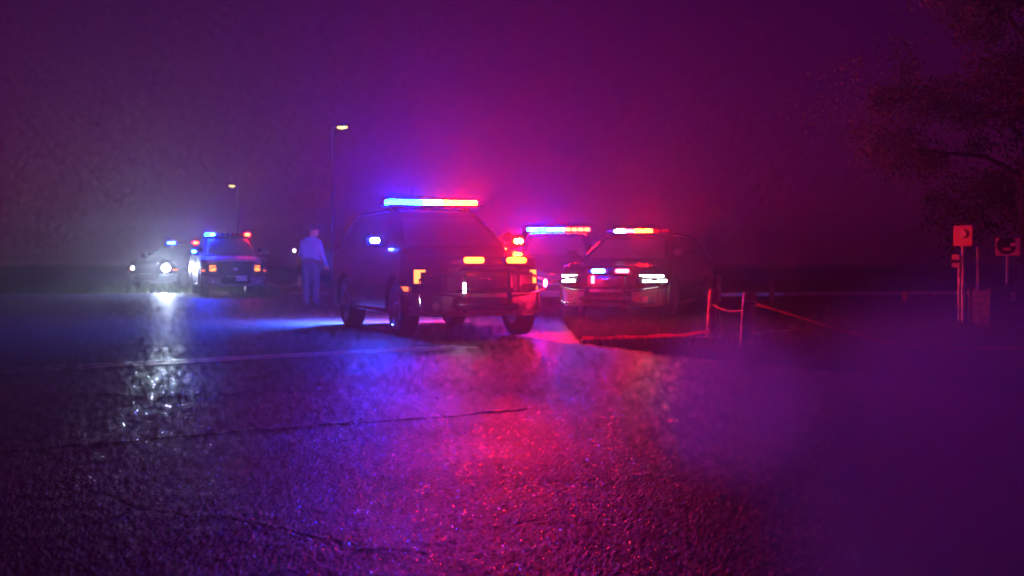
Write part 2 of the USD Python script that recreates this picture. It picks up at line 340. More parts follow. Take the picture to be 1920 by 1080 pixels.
# ------------------------------------------------------------------ patrol vehicles (x forward, y left, origin on the ground in the middle)
def suv_shapes():
    prof = [(2.44, .30), (2.58, .42), (2.62, .60), (2.60, .84), (2.50, 1.00), (2.30, 1.08), (1.20, 1.19), (1.05, 1.205), (-2.46, 1.225), (-2.56, 1.0),
            (-2.60, .62), (-2.58, .42), (-2.44, .33)]
    body = prism_y(prof, -1.0, 1.0)
    plan = CrossSection([[(2.50, -.55), (2.62, 0), (2.50, .55), (2.20, .88), (1.9, .99), (-2.35, .99), (-2.52, .86), (-2.6, 0), (-2.52, -.86), (-2.35, -.99), (1.9, -.99), (2.20, -.88)]]).offset(.02, m3.JoinType.Round, 2, 12)
    body = body ^ plan.extrude(3)
    for x in (1.62, -1.50):
        for s in (-1, 1):
            body = body - cyl_y(x, .40, .475, .62 if s > 0 else -1.1, 1.1 if s > 0 else -.62)
    body = body.refine_to_length(.11)
    def warp(v):
        v = np.array(v); x, y, z = v.T
        k = 1 - .05 * np.clip((z - .72) / .5, 0, 1) ** 2 - .045 * np.clip((.62 - z) / .35, 0, 1) ** 2
        z2 = z + .035 * np.clip(1 - (y / .95) ** 2, 0, 1) * np.clip((x - 1.1) / .2, 0, 1) * np.clip((z - .95) / .1, 0, 1)
        return np.c_[x, y * k, z2]
    body = body.warp_batch(warp)
    fat = body.scale((1.006, 1.012, 1.0)).translate((0, 0, .001))
    P = [(1.22, .74, 1.2), (1.0, .86, 1.2), (-2.36, .85, 1.2), (-2.46, .68, 1.2), (.28, .58, 1.72), (.08, .645, 1.72), (-2.05, .645, 1.71), (-2.2, .5, 1.70), (-.3, .3, 1.765), (-1.6, .3, 1.76)]
    P += [(x, -y, z) for x, y, z in P]
    cab = hull(P, .06, 16); inner = hull(P, .03, 16)
    pane_shell = hull(P, .05, 16) - hull(P, .042, 16)
    side = {'a': [(.98, 1.28), (.22, 1.67), (-.28, 1.68), (-.28, 1.28)], 'b': [(-.37, 1.28), (-.37, 1.68), (-1.22, 1.68), (-1.22, 1.28)],
            'c': [(-1.31, 1.28), (-1.31, 1.675), (-2.02, 1.66), (-2.22, 1.28)]}
    fr = [(-.72, 1.265), (.72, 1.265), (.56, 1.69), (-.56, 1.69)]
    cut = {}
    for k, p in side.items():
        for s in (-1, 1): cut[k, s] = prism_y(p, .4 if s > 0 else -1.2, 1.2 if s > 0 else -.4)
    cut['front', 0] = prism_x(fr, .12, 2.0); cut['rear', 0] = prism_x([(y * .92, z) for y, z in fr], -3, -2.12)
    shell = (cab - inner) ^ box(-3, 3, -2, 2, 1.2, 3)
    panes = {}
    for k, c in cut.items():
        shell = shell - c; panes[k] = pane_shell ^ c
    S = {'cabin': shell, 'panes': panes, 'fat': fat}
    def take(name, b, gap=.007):
        nonlocal body
        S[name] = body ^ b; bb = b.bounding_box(); c = [(bb[i] + bb[i + 3]) / 2 for i in range(3)]
        grown = b.translate([-v for v in c]).scale([(bb[i + 3] - bb[i] + 2 * gap) / (bb[i + 3] - bb[i]) for i in range(3)]).translate(c)
        body = body - grown
    take('hood', box(1.22, 2.46, -.80, .80, .985, 1.4))
    for s, n in ((1, 'left'), (-1, 'right')):
        y0, y1 = (.70, 1.2) if s > 0 else (-1.2, -.70)
        take('door_front_' + n, box(-.30, 1.0, y0, y1, .43, 1.3))
        take('door_rear_' + n, box(-1.20, -.32, y0, y1, .43, 1.3))
    take('tailgate', box(-3, -2.40, -.72, .72, .62, 1.3))
    take('front_bumper', box(2.06, 3, -1.2, 1.2, .2, .615))
    take('rear_bumper', box(-3, -2.2, -1.2, 1.2, .2, .60))
    S['body'] = body
    return S
SH = suv_shapes()
def wheel_shapes():
    prof = np.array([(.25, -.10), (.30, -.125), (.36, -.13), (.395, -.105), (.402, -.05), (.402, .05), (.395, .105), (.36, .13), (.30, .125), (.25, .10), (.25, -.10)])
    tyre = trimesh.creation.revolve(prof, sections=48)
    rimp = np.array([(.0, -.09), (.24, -.10), (.262, -.10), (.262, .118), (.245, .125), (.225, .10), (.21, .04), (.0, .05), (.0, -.09)])
    rim = trimesh.creation.revolve(rimp, sections=48)
    spokes = []
    for k in range(5):
        s = hull([(.03, 0, .085), (.22, .035, .095), (.22, -.035, .095)], .018, 8).rotate((0, 0, 72 * k)); spokes.append(s)
    cap = Manifold.cylinder(.03, .07, .06, 24).translate((0, 0, .09))
    R = trimesh.transformations.rotation_matrix(-PI / 2, [1, 0, 0])          # axle from z to +y
    out = []
    for m in (tyre, cat([rim] + spokes), tm(cap)):
        m = m.copy(); m.apply_transform(R); out.append(m)
    return out
TYRE, RIM, CAP = wheel_shapes()
def fpiece(y0, y1, z0, z1, x0=1.9, grow=1.0):
    """A piece of the nose's own curved surface, a few millimetres proud."""
    return (SH['fat'] - SH['fat'].translate((-.05, 0, 0)).scale((1, .965, 1))) ^ box(x0, 3, y0, y1, z0, z1)

def patrol(label, loc, heading, bar, hs=1.0, paint='black_paint', doors='black_paint', lamps='off', grille=None, bar_z=1.80, bar_x=-.35, bar_half=.70,
           push=True, mirror_lights=(None, None), plate=False, extras=(), added_tray=.29, hood=None):
    """heading: degrees from 'towards the camera' turning to picture right."""
    t = thing('patrol_car', label, 'police car', loc, math.radians(-90 + heading), 'patrol vehicles with their emergency lights on')
    def put(name, m, mat, parent=t, smooth=30, **kw):
        m = tm(m).copy(); v = np.array(m.vertices); v[:, 2] = np.where(v[:, 2] > .5, .5 + (v[:, 2] - .5) * hs, v[:, 2]); m.vertices = v
        return obj(name, m, mat, parent, smooth, **kw)
    put('body', SH['body'], paint); put('cabin', SH['cabin'], paint); put('hood', SH['hood'], hood or paint); put('tailgate', SH['tailgate'], paint)
    for k in ('front_left', 'front_right', 'rear_left', 'rear_right'):
        d = put('door', SH['door_' + k], doors)
        s = 1 if 'left' in k else -1; xh = -.16 if 'front' in k else -1.02
        put('handle', hull([(xh, s * 1.0, 1.06), (xh + .16, s * 1.0, 1.06)], .016, 8), 'black_plastic', d)
    put('front_bumper', SH['front_bumper'], 'bumper_grey'); put('rear_bumper', SH['rear_bumper'], 'black_plastic')
    for (k, s), m in SH['panes'].items():
        put({'front': 'windshield', 'rear': 'rear_window'}.get(k, 'side_window'), m, 'glow_film_windshield' if k == 'front' else 'window_glass')
    for s in (-1, 1):
        put('wiper', bone((1.16, s * .08 + .1, 1.285), .008, (.78, s * .34 + .22, 1.49), .006, 6), 'black_plastic')
        put('seat', hull([(-.35, s * .38 + y, z) for y in (-.2, .2) for z in (1.2, 1.42)] + [(-.42, s * .38 + y, 1.58) for y in (-.1, .1)], .05, 8), 'seat_cloth')
        m = hull([(.86, s * 1.0, 1.27), (.86, s * 1.17, 1.29), (.86, s * 1.17, 1.40), (.86, s * 1.02, 1.40), (.93, s * 1.08, 1.34)], .035, 10) + bone((.84, s * .88, 1.24), .03, (.86, s * 1.02, 1.29), .03, 8)
        mi = put('mirror', m, paint)
        ml = mirror_lights[0 if s < 0 else 1]
        if ml: put('mirror_light', hull([(.95, s * 1.09 - .03, 1.345), (.95, s * 1.09 + .03, 1.345)], .038, 14), ml, mi)
        # spotlight on the pillar
        put('spotlight', (Manifold.cylinder(.13, .05, .075, 20).rotate((0, 90, 0)).translate((.88, s * .90, 1.40))) + bone((.92, s * .90, 1.36), .015, (.88, s * .84, 1.30), .015, 6), 'black_plastic')
        # headlight
        yy = (.53, .93) if s > 0 else (-.93, -.53)
        h = put('headlight', fpiece(*yy, .74, .935), 'clear_lens' if lamps == 'off' else 'black_plastic')
        def strip(name, y0, y1, z0, z1, mat, x0=1.9):
            a, b = (y0, y1) if s > 0 else (-y1, -y0)
            return put(name, fpiece(a, b, z0, z1, x0).translate((.012, s * .006, 0)), mat, h)
        if lamps == 'bars':
            strip('lamp_strip', .55, .90, .865, .915, 'white_led'); strip('lamp_strip', .60, .93, .765, .82, 'white_led')
        elif lamps == 'amber_edge':
            strip('turn_lamp', .80, .87, .745, .93, 'amber_lamp'); strip('turn_lamp', .745, .80, .90, .93, 'amber_lamp')
            strip('side_marker', .93, .99, .64, .70, 'orange_marker', 1.6)
        elif lamps == 'amber_round':
            strip('turn_lamp', .57, .74, .76, .92, 'amber_lamp'); strip('side_marker', .86, .95, .745, .79, 'orange_marker', 1.6)
        elif lamps == 'dazzle':
            if s < 0: strip('lamp', .56, .80, .77, .92, 'weak_headlight')
            else:                                        # round lamp in a deep shroud added to narrow its beam, aimed at the viewer
                def aim(m): return m.rotate((0, 90, 0)).rotate((0, 0, 25.5)).translate((2.42, .66, .85))
                hb = put('beam_shroud', aim(Manifold.cylinder(.44, .150, .150, 32) - Manifold.cylinder(.5, .137, .137, 32).translate((0, 0, .02))), 'black_plastic')
                put('lamp', aim(Manifold.cylinder(.02, .134, .134, 32).translate((0, 0, .35))), 'strong_headlight', hb)
            strip('side_marker', .84, .93, .745, .79, 'orange_marker', 1.6)
        # fog lamp set in a bumper recess with a bright surround
        put('lamp_surround', tube([(2.44, s * .86, .60), (2.49, s * .86, .40), (2.56, s * .80, .355), (2.625, s * .55, .345)], .014), 'chrome')
        put('fog_lamp', Manifold.cylinder(.05, .05, .05, 20).rotate((0, 90, 0)).translate((2.50, s * .66, .44)), 'clear_lens')
        tl = hull([(-2.52, s * .80, .80), (-2.52, s * .80, 1.12), (-2.36, s * .93, .80), (-2.36, s * .91, 1.12)], .03, 8)
        put('tail_light', tl, 'tail_light_red' if lamps == 'amber_edge' else 'red_lens')
        put('roof_rail', tube([(.05, s * .60, 1.785), (-.1, s * .60, 1.815), (-1.9, s * .60, 1.80), (-2.05, s * .60, 1.765)], .016), 'black_plastic')
        put('running_board', rbox(-1.05, 1.12, *((.86, 1.0) if s > 0 else (-1.0, -.86)), .33, .38, .02), 'black_plastic')
        for x in (1.62, -1.50):
            ring = (cyl_y(x, .40, .515, .925, .99) - cyl_y(x, .40, .465, .9, 1.0)) ^ box(x - 1, x + 1, .9, 1.0, .36, 1)
            put('wheel_arch', ring if s > 0 else ring.mirror((0, 1, 0)), 'black_plastic')
            ms = []
            for m in (TYRE, RIM, CAP):
                m = m.copy()
                if s < 0: m.apply_transform(trimesh.transformations.rotation_matrix(PI, [0, 0, 1]))
                m.apply_translation((x, s * .845, .402)); ms.append(m)
            w = obj('wheel', ms[0], 'rubber', t); obj('rim', ms[1], 'alloy', w); obj('hub_cap', ms[2], 'chrome', w)
            tr = trimesh.creation.torus(.292, .013, 48, 10); tr.apply_transform(trimesh.transformations.rotation_matrix(PI / 2, [1, 0, 0])); tr.apply_translation((x, s * .968, .402)); obj('trim_ring', tr, 'chrome', w)
    # grille with slats
    gr = put('grille', fpiece(-.50, .50, .655, .96), 'black_plastic')
    for z in np.arange(.69, .95, .055): put('slat', fpiece(-.48, .48, z, z + .018).translate((.012, 0, 0)), 'push_bar_steel', gr)
    put('emblem', rbox(2.635, 2.655, -.07, .07, .79, .84, .008), 'chrome', gr)
    put('lower_grille', fpiece(-.42, .42, .43, .56).translate((.004, 0, 0)), 'black_plastic')
    if push:
        pb = put('push_bumper', hull([(2.74, -.32, .40), (2.72, -.32, 1.0)], .035, 10) + hull([(2.74, .32, .40), (2.72, .32, 1.0)], .035, 10)
                 + hull([(2.75, -.36, .93), (2.75, .36, .93)], .035, 10) + hull([(2.76, -.36, .66), (2.76, .36, .66)], .03, 10) + hull([(2.76, -.42, .44), (2.76, .42, .44)], .045, 10), 'push_bar_steel')
        for s in (-1, 1):
            put('wing_bar', tube([(2.74, s * .34, .90), (2.72, s * .6, .88), (2.55, s * .88, .80), (2.53, s * .89, .66), (2.66, s * .6, .60), (2.75, s * .34, .58)], .02), 'push_bar_steel', pb)
            put('bracket', rbox(2.52, 2.74, s * .32 - .02, s * .32 + .02, .46, .52, .008), 'push_bar_steel', pb)
    if grille:
        gx, gz, half, sp, off, mr, mlft = grille
        for s, mat in ((-1, mr), (1, mlft)):
            gl = put('grille_light', rbox(gx - .05, gx, off + s * sp - half - .02, off + s * sp + half + .02, gz - .05, gz + .066, .012), 'black_plastic')
            put('added_visor', rbox(gx - .02, gx + .12, off + s * sp - half - .02, off + s * sp + half + .02, gz - .046, gz - .038, .003), 'black_plastic', gl)  # lip added to cut off light falling just ahead of the nose
            put('lens', hull([(gx - .02, off + s * sp + e * (half - .046), gz + .01) for e in (-1, 1)], .046, 16), mat, gl)
    # emergency light bar
    z0 = bar_z
    lb = put('light_bar', rbox(bar_x - .15, bar_x + .15, -bar_half, bar_half, z0, z0 + .045, .02), 'black_plastic')
    if added_tray: put('added_tray', rbox(bar_x - added_tray, bar_x + added_tray, -bar_half - .02, bar_half + .02, z0 + .030, z0 + .0455, .006), 'black_plastic', lb)  # wide lip added to cut off light thrown steeply down
    for s in (-1, 1): put('bar_foot', rbox(bar_x - .06, bar_x + .06, s * .55 - .04, s * .55 + .04, z0 - .06, z0 + .005, .012), 'black_plastic', lb)
    gap = .006 if bar_z > 1.82 else .013; n = len(bar); step = 2 * bar_half / n
    for k, mat in enumerate(bar):                         # from the vehicle's right (picture left) to its left
        y = -bar_half + k * step
        put('light_module', rbox(bar_x - .14, bar_x + .14, y + gap, y + step - gap, z0 + .046, z0 + .128, .026), mat, lb)
    put('antenna', tube([(-1.7, .2, 1.80), (-1.72, .2, 2.05), (-1.76, .2, 2.28)], .004, 6), 'black_plastic')
    if plate:
        p = put('number_plate', rbox(2.80, 2.812, -.16 + .15, .16 + .15, .46, .62, .004), 'plate_paint')
        put('plate_emblem', Manifold.cylinder(.006, .028, .028, 20).rotate((0, 90, 0)).translate((2.811, .05, .535)), 'plate_mark', p)
    for name, m, mat in extras: put(name, m, mat)
    return t

def centre(front_px, d, heading, back=2.62):
    """Middle of a vehicle whose nose is at the pixel column and distance."""
    h = math.radians(heading); x = (front_px - 960) / F_PX * d
    return (x - back * math.sin(h), d + back * math.cos(h), .035 if x < .8 else .0)
Bh, Rh = 'blue_bar_light', 'red_bar_light'
# nearest vehicle
patrol('large dark patrol vehicle nearest the camera, dazzling roof bar, two amber-red grille lights', centre(908, 18.9, 19.5), 19.5, [Bh] * 4 + ['white_bar_light'] * 2 + [Rh] * 4,
       lamps='amber_edge', grille=(2.79, 1.05, .15, .30, .10, 'red_grille_light', 'red_grille_light'), bar_x=.08, added_tray=.33, mirror_lights=('blue_spot_light', 'red_spot_light'), bar_z=1.84,
       extras=[('bumper_lamp', rbox(2.77, 2.79, -.35, -.31, .62, .76, .012), 'white_bar_light'),
                ('side_light', hull([(2.64, .87, .72), (2.64, .87, .78)], .022), 'added_corner_light'),  # red corner lamp added to light the bollards and kerb
                ('added_rear_light', rbox(-2.64, -2.585, -.86, -.66, .98, 1.06, .012), 'added_blue_light'), ('added_rear_light', rbox(-2.64, -2.585, .66, .86, .98, 1.06, .012), 'added_red_light')])  # unseen rear lamps added to light the person and ground behind
# just behind on the right, twin white lamp strips
patrol('dark patrol vehicle with stacked white headlight strips, one blue and one red grille light', centre(1138, 24.2, -18), -18,
       ['blue_lens', 'white_bar_light', 'pink_soft_light', Rh, Rh, 'red_lens', 'red_lens'], hs=.83, lamps='bars', bar_half=.62, bar_z=1.80, added_tray=.26, bar_x=.15,
       grille=(2.79, .99, .13, .21, .10, 'blue_soft_light', 'pink_soft_light'),
       extras=[('side_light', rbox(2.76, 2.79, -.24, -.18, .74, .90, .012), 'pink_soft_light')])
# between those two, further back
patrol('patrol vehicle parked behind the two nearest ones, only its blue and red roof bar clear', centre(1038, 30.9, -4), -4, [Bh] * 3 + ['blue_soft_light'] * 3 + ['red_soft_light'] * 4, lamps='off', bar_half=.76, push=False, hs=.97, added_tray=None)
# far left pair
patrol('tall patrol vehicle left of the standing person, blue lit hood, amber lamps, white plate', centre(442, 42.0, 17), 17,
       [Bh] + ['blue_soft_light'] + ['blue_lens'] * 3 + ['red_lens'] * 3 + ['red_soft_light'], hs=1.0, paint='grey_paint', doors='white_paint', lamps='amber_round', plate=True, mirror_lights=('blue_soft_light', None), bar_x=.17, added_tray=None, hood='white_paint')
patrol('farthest left patrol vehicle with one blinding white headlight', centre(276, 51.0, -14), -14,
       ['blue_soft_light'] * 2 + ['blue_lens'] * 2 + ['red_lens'] * 3 + ['red_soft_light'] * 2, hs=.90, lamps='dazzle')

# ------------------------------------------------------------------ street lamps
def street_lamp(px, py, d, side, label):
    top = at(px, py, d); h = top[2] + .25
    t = thing('street_lamp', label, 'street lamp', (top[0], d, 0), 0, None)
    obj('base', Manifold.cylinder(.5, .22, .18, 20), 'concrete', t)
    obj('pole', tube([(0, 0, .5), (0, 0, h * .5), (0, 0, h)], [.095, .08, .06], 12), 'lamp_pole_paint', t)
    obj('arm', tube([(0, 0, h - .15), (side * .12, 0, h - .02), (side * .22, 0, h)], .04, 8), 'lamp_pole_paint', t)
    hd = obj('lamp_head', hull([(side * .2, y, h + .02) for y in (-.10, .10)] + [(side * .85, y, h + .06) for y in (-.14, .14)] + [(side * .55, 0, h + .14)], .05, 10), 'lamp_pole_paint', t)
    obj('lens', hull([(side * .30, y, h - .045) for y in (-.12, .12)] + [(side * .82, y, h - .02) for y in (-.14, .14)] + [(side * .56, 0, h - .10)], .04, 10), 'street_lamp_light', hd)
street_lamp(625, 246, 85, 1, 'tall street lamp with its lit head pointing right, nearer of the two tall lamps')
street_lamp(446, 353, 140, -1, 'farther street lamp with its lit head pointing left above the tall patrol vehicle')
p = at(552, 470, 120)
t = thing('path_light', 'small bright white globe lamp in the distance beside the standing person', 'lamp post', (p[0], p[1], 0))
obj('post', tube([(0, 0, 0), (0, 0, p[2] / 2), (0, 0, p[2] - .15)], .05), 'lamp_pole_paint', t)
obj('globe', ball((0, 0, p[2]), .10, 20), 'far_lamp_light', t)

# ------------------------------------------------------------------ bollards, ropes, tape
BOL = []
def bollard(px0, py0, px1, py1, r, label, d=None, mat='wood_post'):
    b = gp(px0, py0) if d is None else np.array([(px0 - 960) / F_PX * d, d, 0]); tpt = at(px1, py1, b[1])
    t = thing('bollard', label, 'bollard', (b[0], b[1], 0), 0, 'wooden bollards of the rope fence')
    l = tpt - b; h = l[2]
    obj('post', tube([(0, 0, -.05), (l[0] * .5, 0, h * .5), (l[0] * .96, 0, h * .96), (l[0], 0, h)], [r, r, r, r * .8], 16), mat, t)
    obj('cap_band', tube([(l[0] * .83, 0, h * .83), (l[0] * .87, 0, h * .87)], r + .004, 16), 'galvanised', t)
    q = np.array([b[0] + l[0] * .72, b[1], h * .72]); BOL.append(q); return q
b1 = bollard(1331, 641, 1338, 543, .064, 'leaning round wooden bollard at the kerb end, left one holding the pale rope')
b2 = bollard(1398, 658, 1406, 548, .085, 'thicker wooden bollard nearest the camera that the red tape is tied to')
b3 = bollard(1348, 588, 1347, 516, .05, 'pale topped bollard standing behind the leaning bollard', mat='rail_paint')
b4 = bollard(1447, 590, 1447, 524, .05, 'slim bollard in the grass in front of the long pale rail, left one')
b5 = bollard(1697, 588, 1697, 546, .06, 'short bollard in the grass before the right end of the pale rail')
b6 = bollard(562, 549, 562, 519, .045, 'far bollard with a sagging rope just left of the standing person')
b7 = bollard(500, 550, 500, 521, .045, 'far bollard beside the right wheel of the tall patrol vehicle')
def sag(a, b, s, n=24):
    k = np.linspace(0, 1, n)[:, None]; p = a + (b - a) * k; p[:, 2] -= (4 * k * (1 - k))[:, 0] * s; return p
def rope(a, b, s, r, label):
    custom(obj('rope', tube(sag(a, b, s), r, 8), 'rope_fibre'), label, 'rope', 'ropes between the bollards')
rope(b1, b2, .06, .013, 'short pale rope sagging between the two near bollards')
rope(b7, b6, .16, .022, 'pale rope sagging between two far bollards left of the person')
obj('rope', tube([b1 + (.03, 0, 0), b1 + (.09, -.05, -.12), b1 + (.12, -.05, -.35), b1 + (.13, -.05, -.44)], .007, 6), 'rope_fibre', label='loose thin rope end hanging down beside the leaning bollard', cat='rope')
# red tape: a twisted ribbon from the second bollard to beyond the right of the frame
tp = np.array([b2 + (.06, -.02, .06), at(1490, 592, 17.2), at(1570, 617, 17.0), at(1650, 638, 16.6), at(1725, 649, 16.2), at(1830, 653, 15.8), at(1990, 650, 15.4)])
from scipy.interpolate import CubicSpline
tt = np.linspace(0, 1, 120); tc = CubicSpline(np.linspace(0, 1, len(tp)), tp)(tt)
ang = 1.2 * np.sin(tt * 7) + .25 * np.sin(tt * 23); hw = .021
nrm = np.c_[np.zeros(120), np.sin(ang), np.cos(ang)]
V = np.vstack([tc - nrm * hw, tc + nrm * hw]); fs = []
for k in range(119): fs += [[k, k + 1, 120 + k + 1], [k, 120 + k + 1, 120 + k]]
obj('barrier_tape', trimesh.Trimesh(V, fs, process=False), 'tape_plastic', smooth=True, label='red barrier tape running from the thick bollard down across the grass to the right', cat='tape')

a_, b_ = b1 * (1, 1, 0), np.array([.95, 18.15, 0]); kk = np.linspace(0, 1, 70)
tc = np.c_[b1[0] - .05 + (b_[0] - b1[0]) * kk, b1[1] - .14 + (b_[1] - b1[1] + .0) * kk, .095 + .006 * np.sin(kk * 21) + .05 * (1 - kk) ** 4]
ang = .5 * np.sin(kk * 17) + .3 * np.sin(kk * 39); nrm = np.c_[np.zeros(70), np.sin(ang), np.cos(ang)]
V = np.vstack([tc - nrm * hw, tc + nrm * hw]); fs = []
for k in range(69): fs += [[k, k + 1, 70 + k + 1], [k, 70 + k + 1, 70 + k]]
obj('barrier_tape', trimesh.Trimesh(V, fs, process=False), 'tape_plastic', smooth=True, label='red barrier tape lying low along the kerb between the leaning bollard and the nearest vehicle', cat='tape')

# long low rail in the background
ra, rb_ = at(1330, 553, 33.5), at(1860, 549, 36.0)
t = thing('low_rail', 'long low pale rail running across the background behind the grass', 'rail', (ra[0], ra[1], 0))
d = rb_ - ra; L = np.linalg.norm(d[:2]); rail_z = ra[2]
obj('rail', hull([(0, 0, rail_z), (d[0], d[1], rb_[2])], .045, 12), 'rail_paint', t)
for k in np.linspace(0.02, .98, 6):
    obj('post', tube([(d[0] * k, d[1] * k + .05, 0), (d[0] * k, d[1] * k + .05, rail_z - .02)], .04, 10), 'wood_post', t)

# ------------------------------------------------------------------ signs at the right
def board(w, h, th=.02): return rbox(-w / 2, w / 2, -th / 2, th / 2, -h / 2, h / 2, .008, 6)
s1 = at(1807, 442, 23.0)
t = thing('sign_post', 'square pale sign with a round disc, on the tallest post at right', 'sign', (s1[0] - .01, 23.0, 0), -.8)
obj('post', tube([(0, 0, -.05), (0, .01, .8), (0, .012, s1[2] - .12)], .042, 12), 'galvanised', t)
bd = obj('board', board(.34, .34).translate((.01, -.03, s1[2])), 'sign_pale_red', t)
obj('dark_patch', Manifold.cylinder(.006, .075, .075, 24).rotate((90, 0, 0)).translate((.055, -.040, s1[2] + .03)), 'sign_dark', bd)
obj('disc', Manifold.cylinder(.010, .062, .062, 24).rotate((90, 0, 0)).translate((.01, -.042, s1[2] + .03)), 'sign_white', bd)
s2 = at(1793, 489, 22.9)
t = thing('sign_post', 'small two panel sign on a short post touching the tall square sign', 'sign', (s2[0] + .05, 22.9, 0), -.55)
obj('post', tube([(0, 0, -.05), (.0, 0, .7), (.01, 0, s2[2] + .08)], .03, 12), 'galvanised', t)
bd = obj('board', board(.13, .225).translate((-.05, -.03, s2[2])), 'sign_dark', t)
for dz, hh in ((.058, .085), (-.068, .07)): obj('panel', rbox(-.11, .01, -.046, -.041, s2[2] + dz - hh / 2, s2[2] + dz + hh / 2, .002, 6), 'sign_white', bd)
s3 = at(1834, 462, 24)
t = thing('marker_pole', 'thin dark bare pole right of the square sign', 'pole', (s3[0], 24, 0))
obj('pole', tube([(0, 0, -.05), (0, 0, .6), (0, 0, s3[2])], .03, 10), 'wood_post', t)
obj('cap', ball((0, 0, s3[2]), .031, 12), 'black_plastic', t)

# planter with plants and a sign behind it, at the right edge
pl = gp(1908, 622)
t = thing('planter_box', 'low dark wooden planter box at the right edge under a sign', 'planter', (pl[0], pl[1] + .35, 0), .12)
for k in range(6):
    for s in (-1, 1):
        obj('plank', rbox(-.46, .46, s * .33 - .014, s * .33 + .014, .01 + k * .105, .108 + k * .105, .006, 6), 'planter_wood', t)
        obj('plank', rbox(s * .446 - .014, s * .446 + .014, -.312, .312, .012 + k * .105, .106 + k * .105, .006, 6), 'planter_wood', t)
for sx in (-1, 1):
    for sy in (-1, 1): obj('corner_post', rbox(sx * .475 - .03, sx * .475 + .03, sy * .36 - .03, sy * .36 + .03, 0, .66, .006, 6), 'planter_wood', t)
obj('soil', box(-.43, .43, -.315, .315, .02, .56), 'soil', t)
obj('label_plate', rbox(-.02 - .13, .06 - .13, -.356, -.348, .47, .6, .003, 6), 'plate_paint', t)
def leafy(n, c, r, size, mat, parent, name, flat=1.0):
    p = rng.normal(0, 1, (n, 3)); p /= np.linalg.norm(p, axis=1, keepdims=True); p = c + p * rng.uniform(.2, 1, (n, 1)) ** .6 * np.array(r)
    u = rng.normal(0, 1, (n, 3)); u /= np.linalg.norm(u, axis=1, keepdims=True); v = np.cross(u, rng.normal(0, 1, (n, 3))); v /= np.linalg.norm(v, axis=1, keepdims=True)
    s = size * rng.uniform(.6, 1.3, (n, 1))
    V = np.stack([p - u * s, p + v * s * .45, p + u * s, p - v * s * .45], 1).reshape(-1, 3); i = np.arange(n)[:, None] * 4
    return obj(name, trimesh.Trimesh(V, np.concatenate([i + [0, 1, 2], i + [0, 2, 3]]), process=False), mat, parent, smooth=False)
for k, (dx, dy, h) in enumerate(((-.25, -.1, .74), (-.02, .08, .72), (.2, -.05, .75))):
    q = thing('potted_plant', ('small plant in the left of the planter box', 'small plant in the middle of the planter box before the sign post', 'small plant at the right end of the planter box')[k], 'plant', (pl[0] + dx, pl[1] + .35 + dy, .56))
    obj('stem', tube([(0, 0, 0), (.01, 0, .08), (0, .01, .16)], .006, 6), 'bark', q)
    leafy(90, np.array([0, 0, .13]), (.11, .11, .10), .035, 'tree_leaf', q, 'leaves')
s4 = at(1889, 463, pl[1] + .9)
t = thing('sign_post', 'white sign with dark round emblem on a post behind the planter box', 'sign', (s4[0], pl[1] + .9, 0), -.3)
obj('post', tube([(0, 0, -.05), (0, 0, .8), (0, 0, s4[2] - .1)], .03, 10), 'galvanised', t)
bd = obj('board', board(.37, .28).translate((0, -.035, s4[2])), 'sign_white', t)
obj('emblem', Manifold.cylinder(.005, .15, .15, 28).rotate((90, 0, 0)).translate((-.02, -.046, s4[2] + .03)) ^ box(-.18, .18, -1, 1, s4[2] - .14, s4[2] + .14), 'sign_dark', bd)
obj('emblem_bar', rbox(.04, .15, -.056, -.0525, s4[2] + .01, s4[2] + .065, .0015, 6), 'sign_white', bd)
obj('emblem_bar', rbox(-.07, .05, -.056, -.0525, s4[2] - .06, s4[2] - .01, .0015, 6), 'sign_pale_red', bd)

# ------------------------------------------------------------------ tree at the upper right
def tree(x, y, h, label):
    t = thing('tree', label, 'tree', (x, y, 0))
    obj('trunk', tube([(0, 0, -.1), (.05, .02, 1.2), (-.08, .05, 2.6), (.1, 0, 4.2), (.05, .05, 6.0), (0, 0, h * .8)], [.26, .2, .17, .13, .09, .03], 12), 'bark', t)
    tips = []
    for k in range(17):
        a = k * 2.4 + rng.uniform(-.3, .3); z0 = 1.35 + k * (h * .72 - 1.35) / 17; r = rng.uniform(2.0, 4.1) * (1 - .35 * k / 17)
        e = np.array([math.cos(a) * r, math.sin(a) * r, z0 + rng.uniform(.1, 1.3)]); m = e * .5 + np.array([0, 0, z0 * .5 + .15])
        obj('limb', tube([(0, 0, z0), (m[0] * .6, m[1] * .6, m[2]), tuple(e)], [.07, .045, .014], 6), 'bark', t)
        for f in (.55, .8, 1.02): tips.append(np.array([e[0] * f, e[1] * f, z0 + (e[2] - z0) * f]))
    P = []
    for c in tips:
        for j in range(5):
            cc = c + rng.normal(0, .45, 3) * (1, 1, .7); P.append(cc + rng.normal(0, 1, (170, 3)) * rng.uniform(.14, .34) * np.array([1, 1, .7]))
    P = np.vstack(P); n = len(P)
    u = rng.normal(0, 1, (n, 3)); u /= np.linalg.norm(u, axis=1, keepdims=True); v = np.cross(u, rng.normal(0, 1, (n, 3))); v /= np.linalg.norm(v, axis=1, keepdims=True)
    s = .046 * rng.uniform(.6, 1.4, (n, 1))
    V = np.stack([P - u * s, P + v * s * .5, P + u * s, P - v * s * .5], 1).reshape(-1, 3); i = np.arange(n)[:, None] * 4
    obj('crown', trimesh.Trimesh(V, np.concatenate([i + [0, 1, 2], i + [0, 2, 3]]), process=False), 'tree_leaf', t, smooth=False)
tree(10.1, 27.5, 9.6, 'large leafy tree at the upper right, dimly lit red')

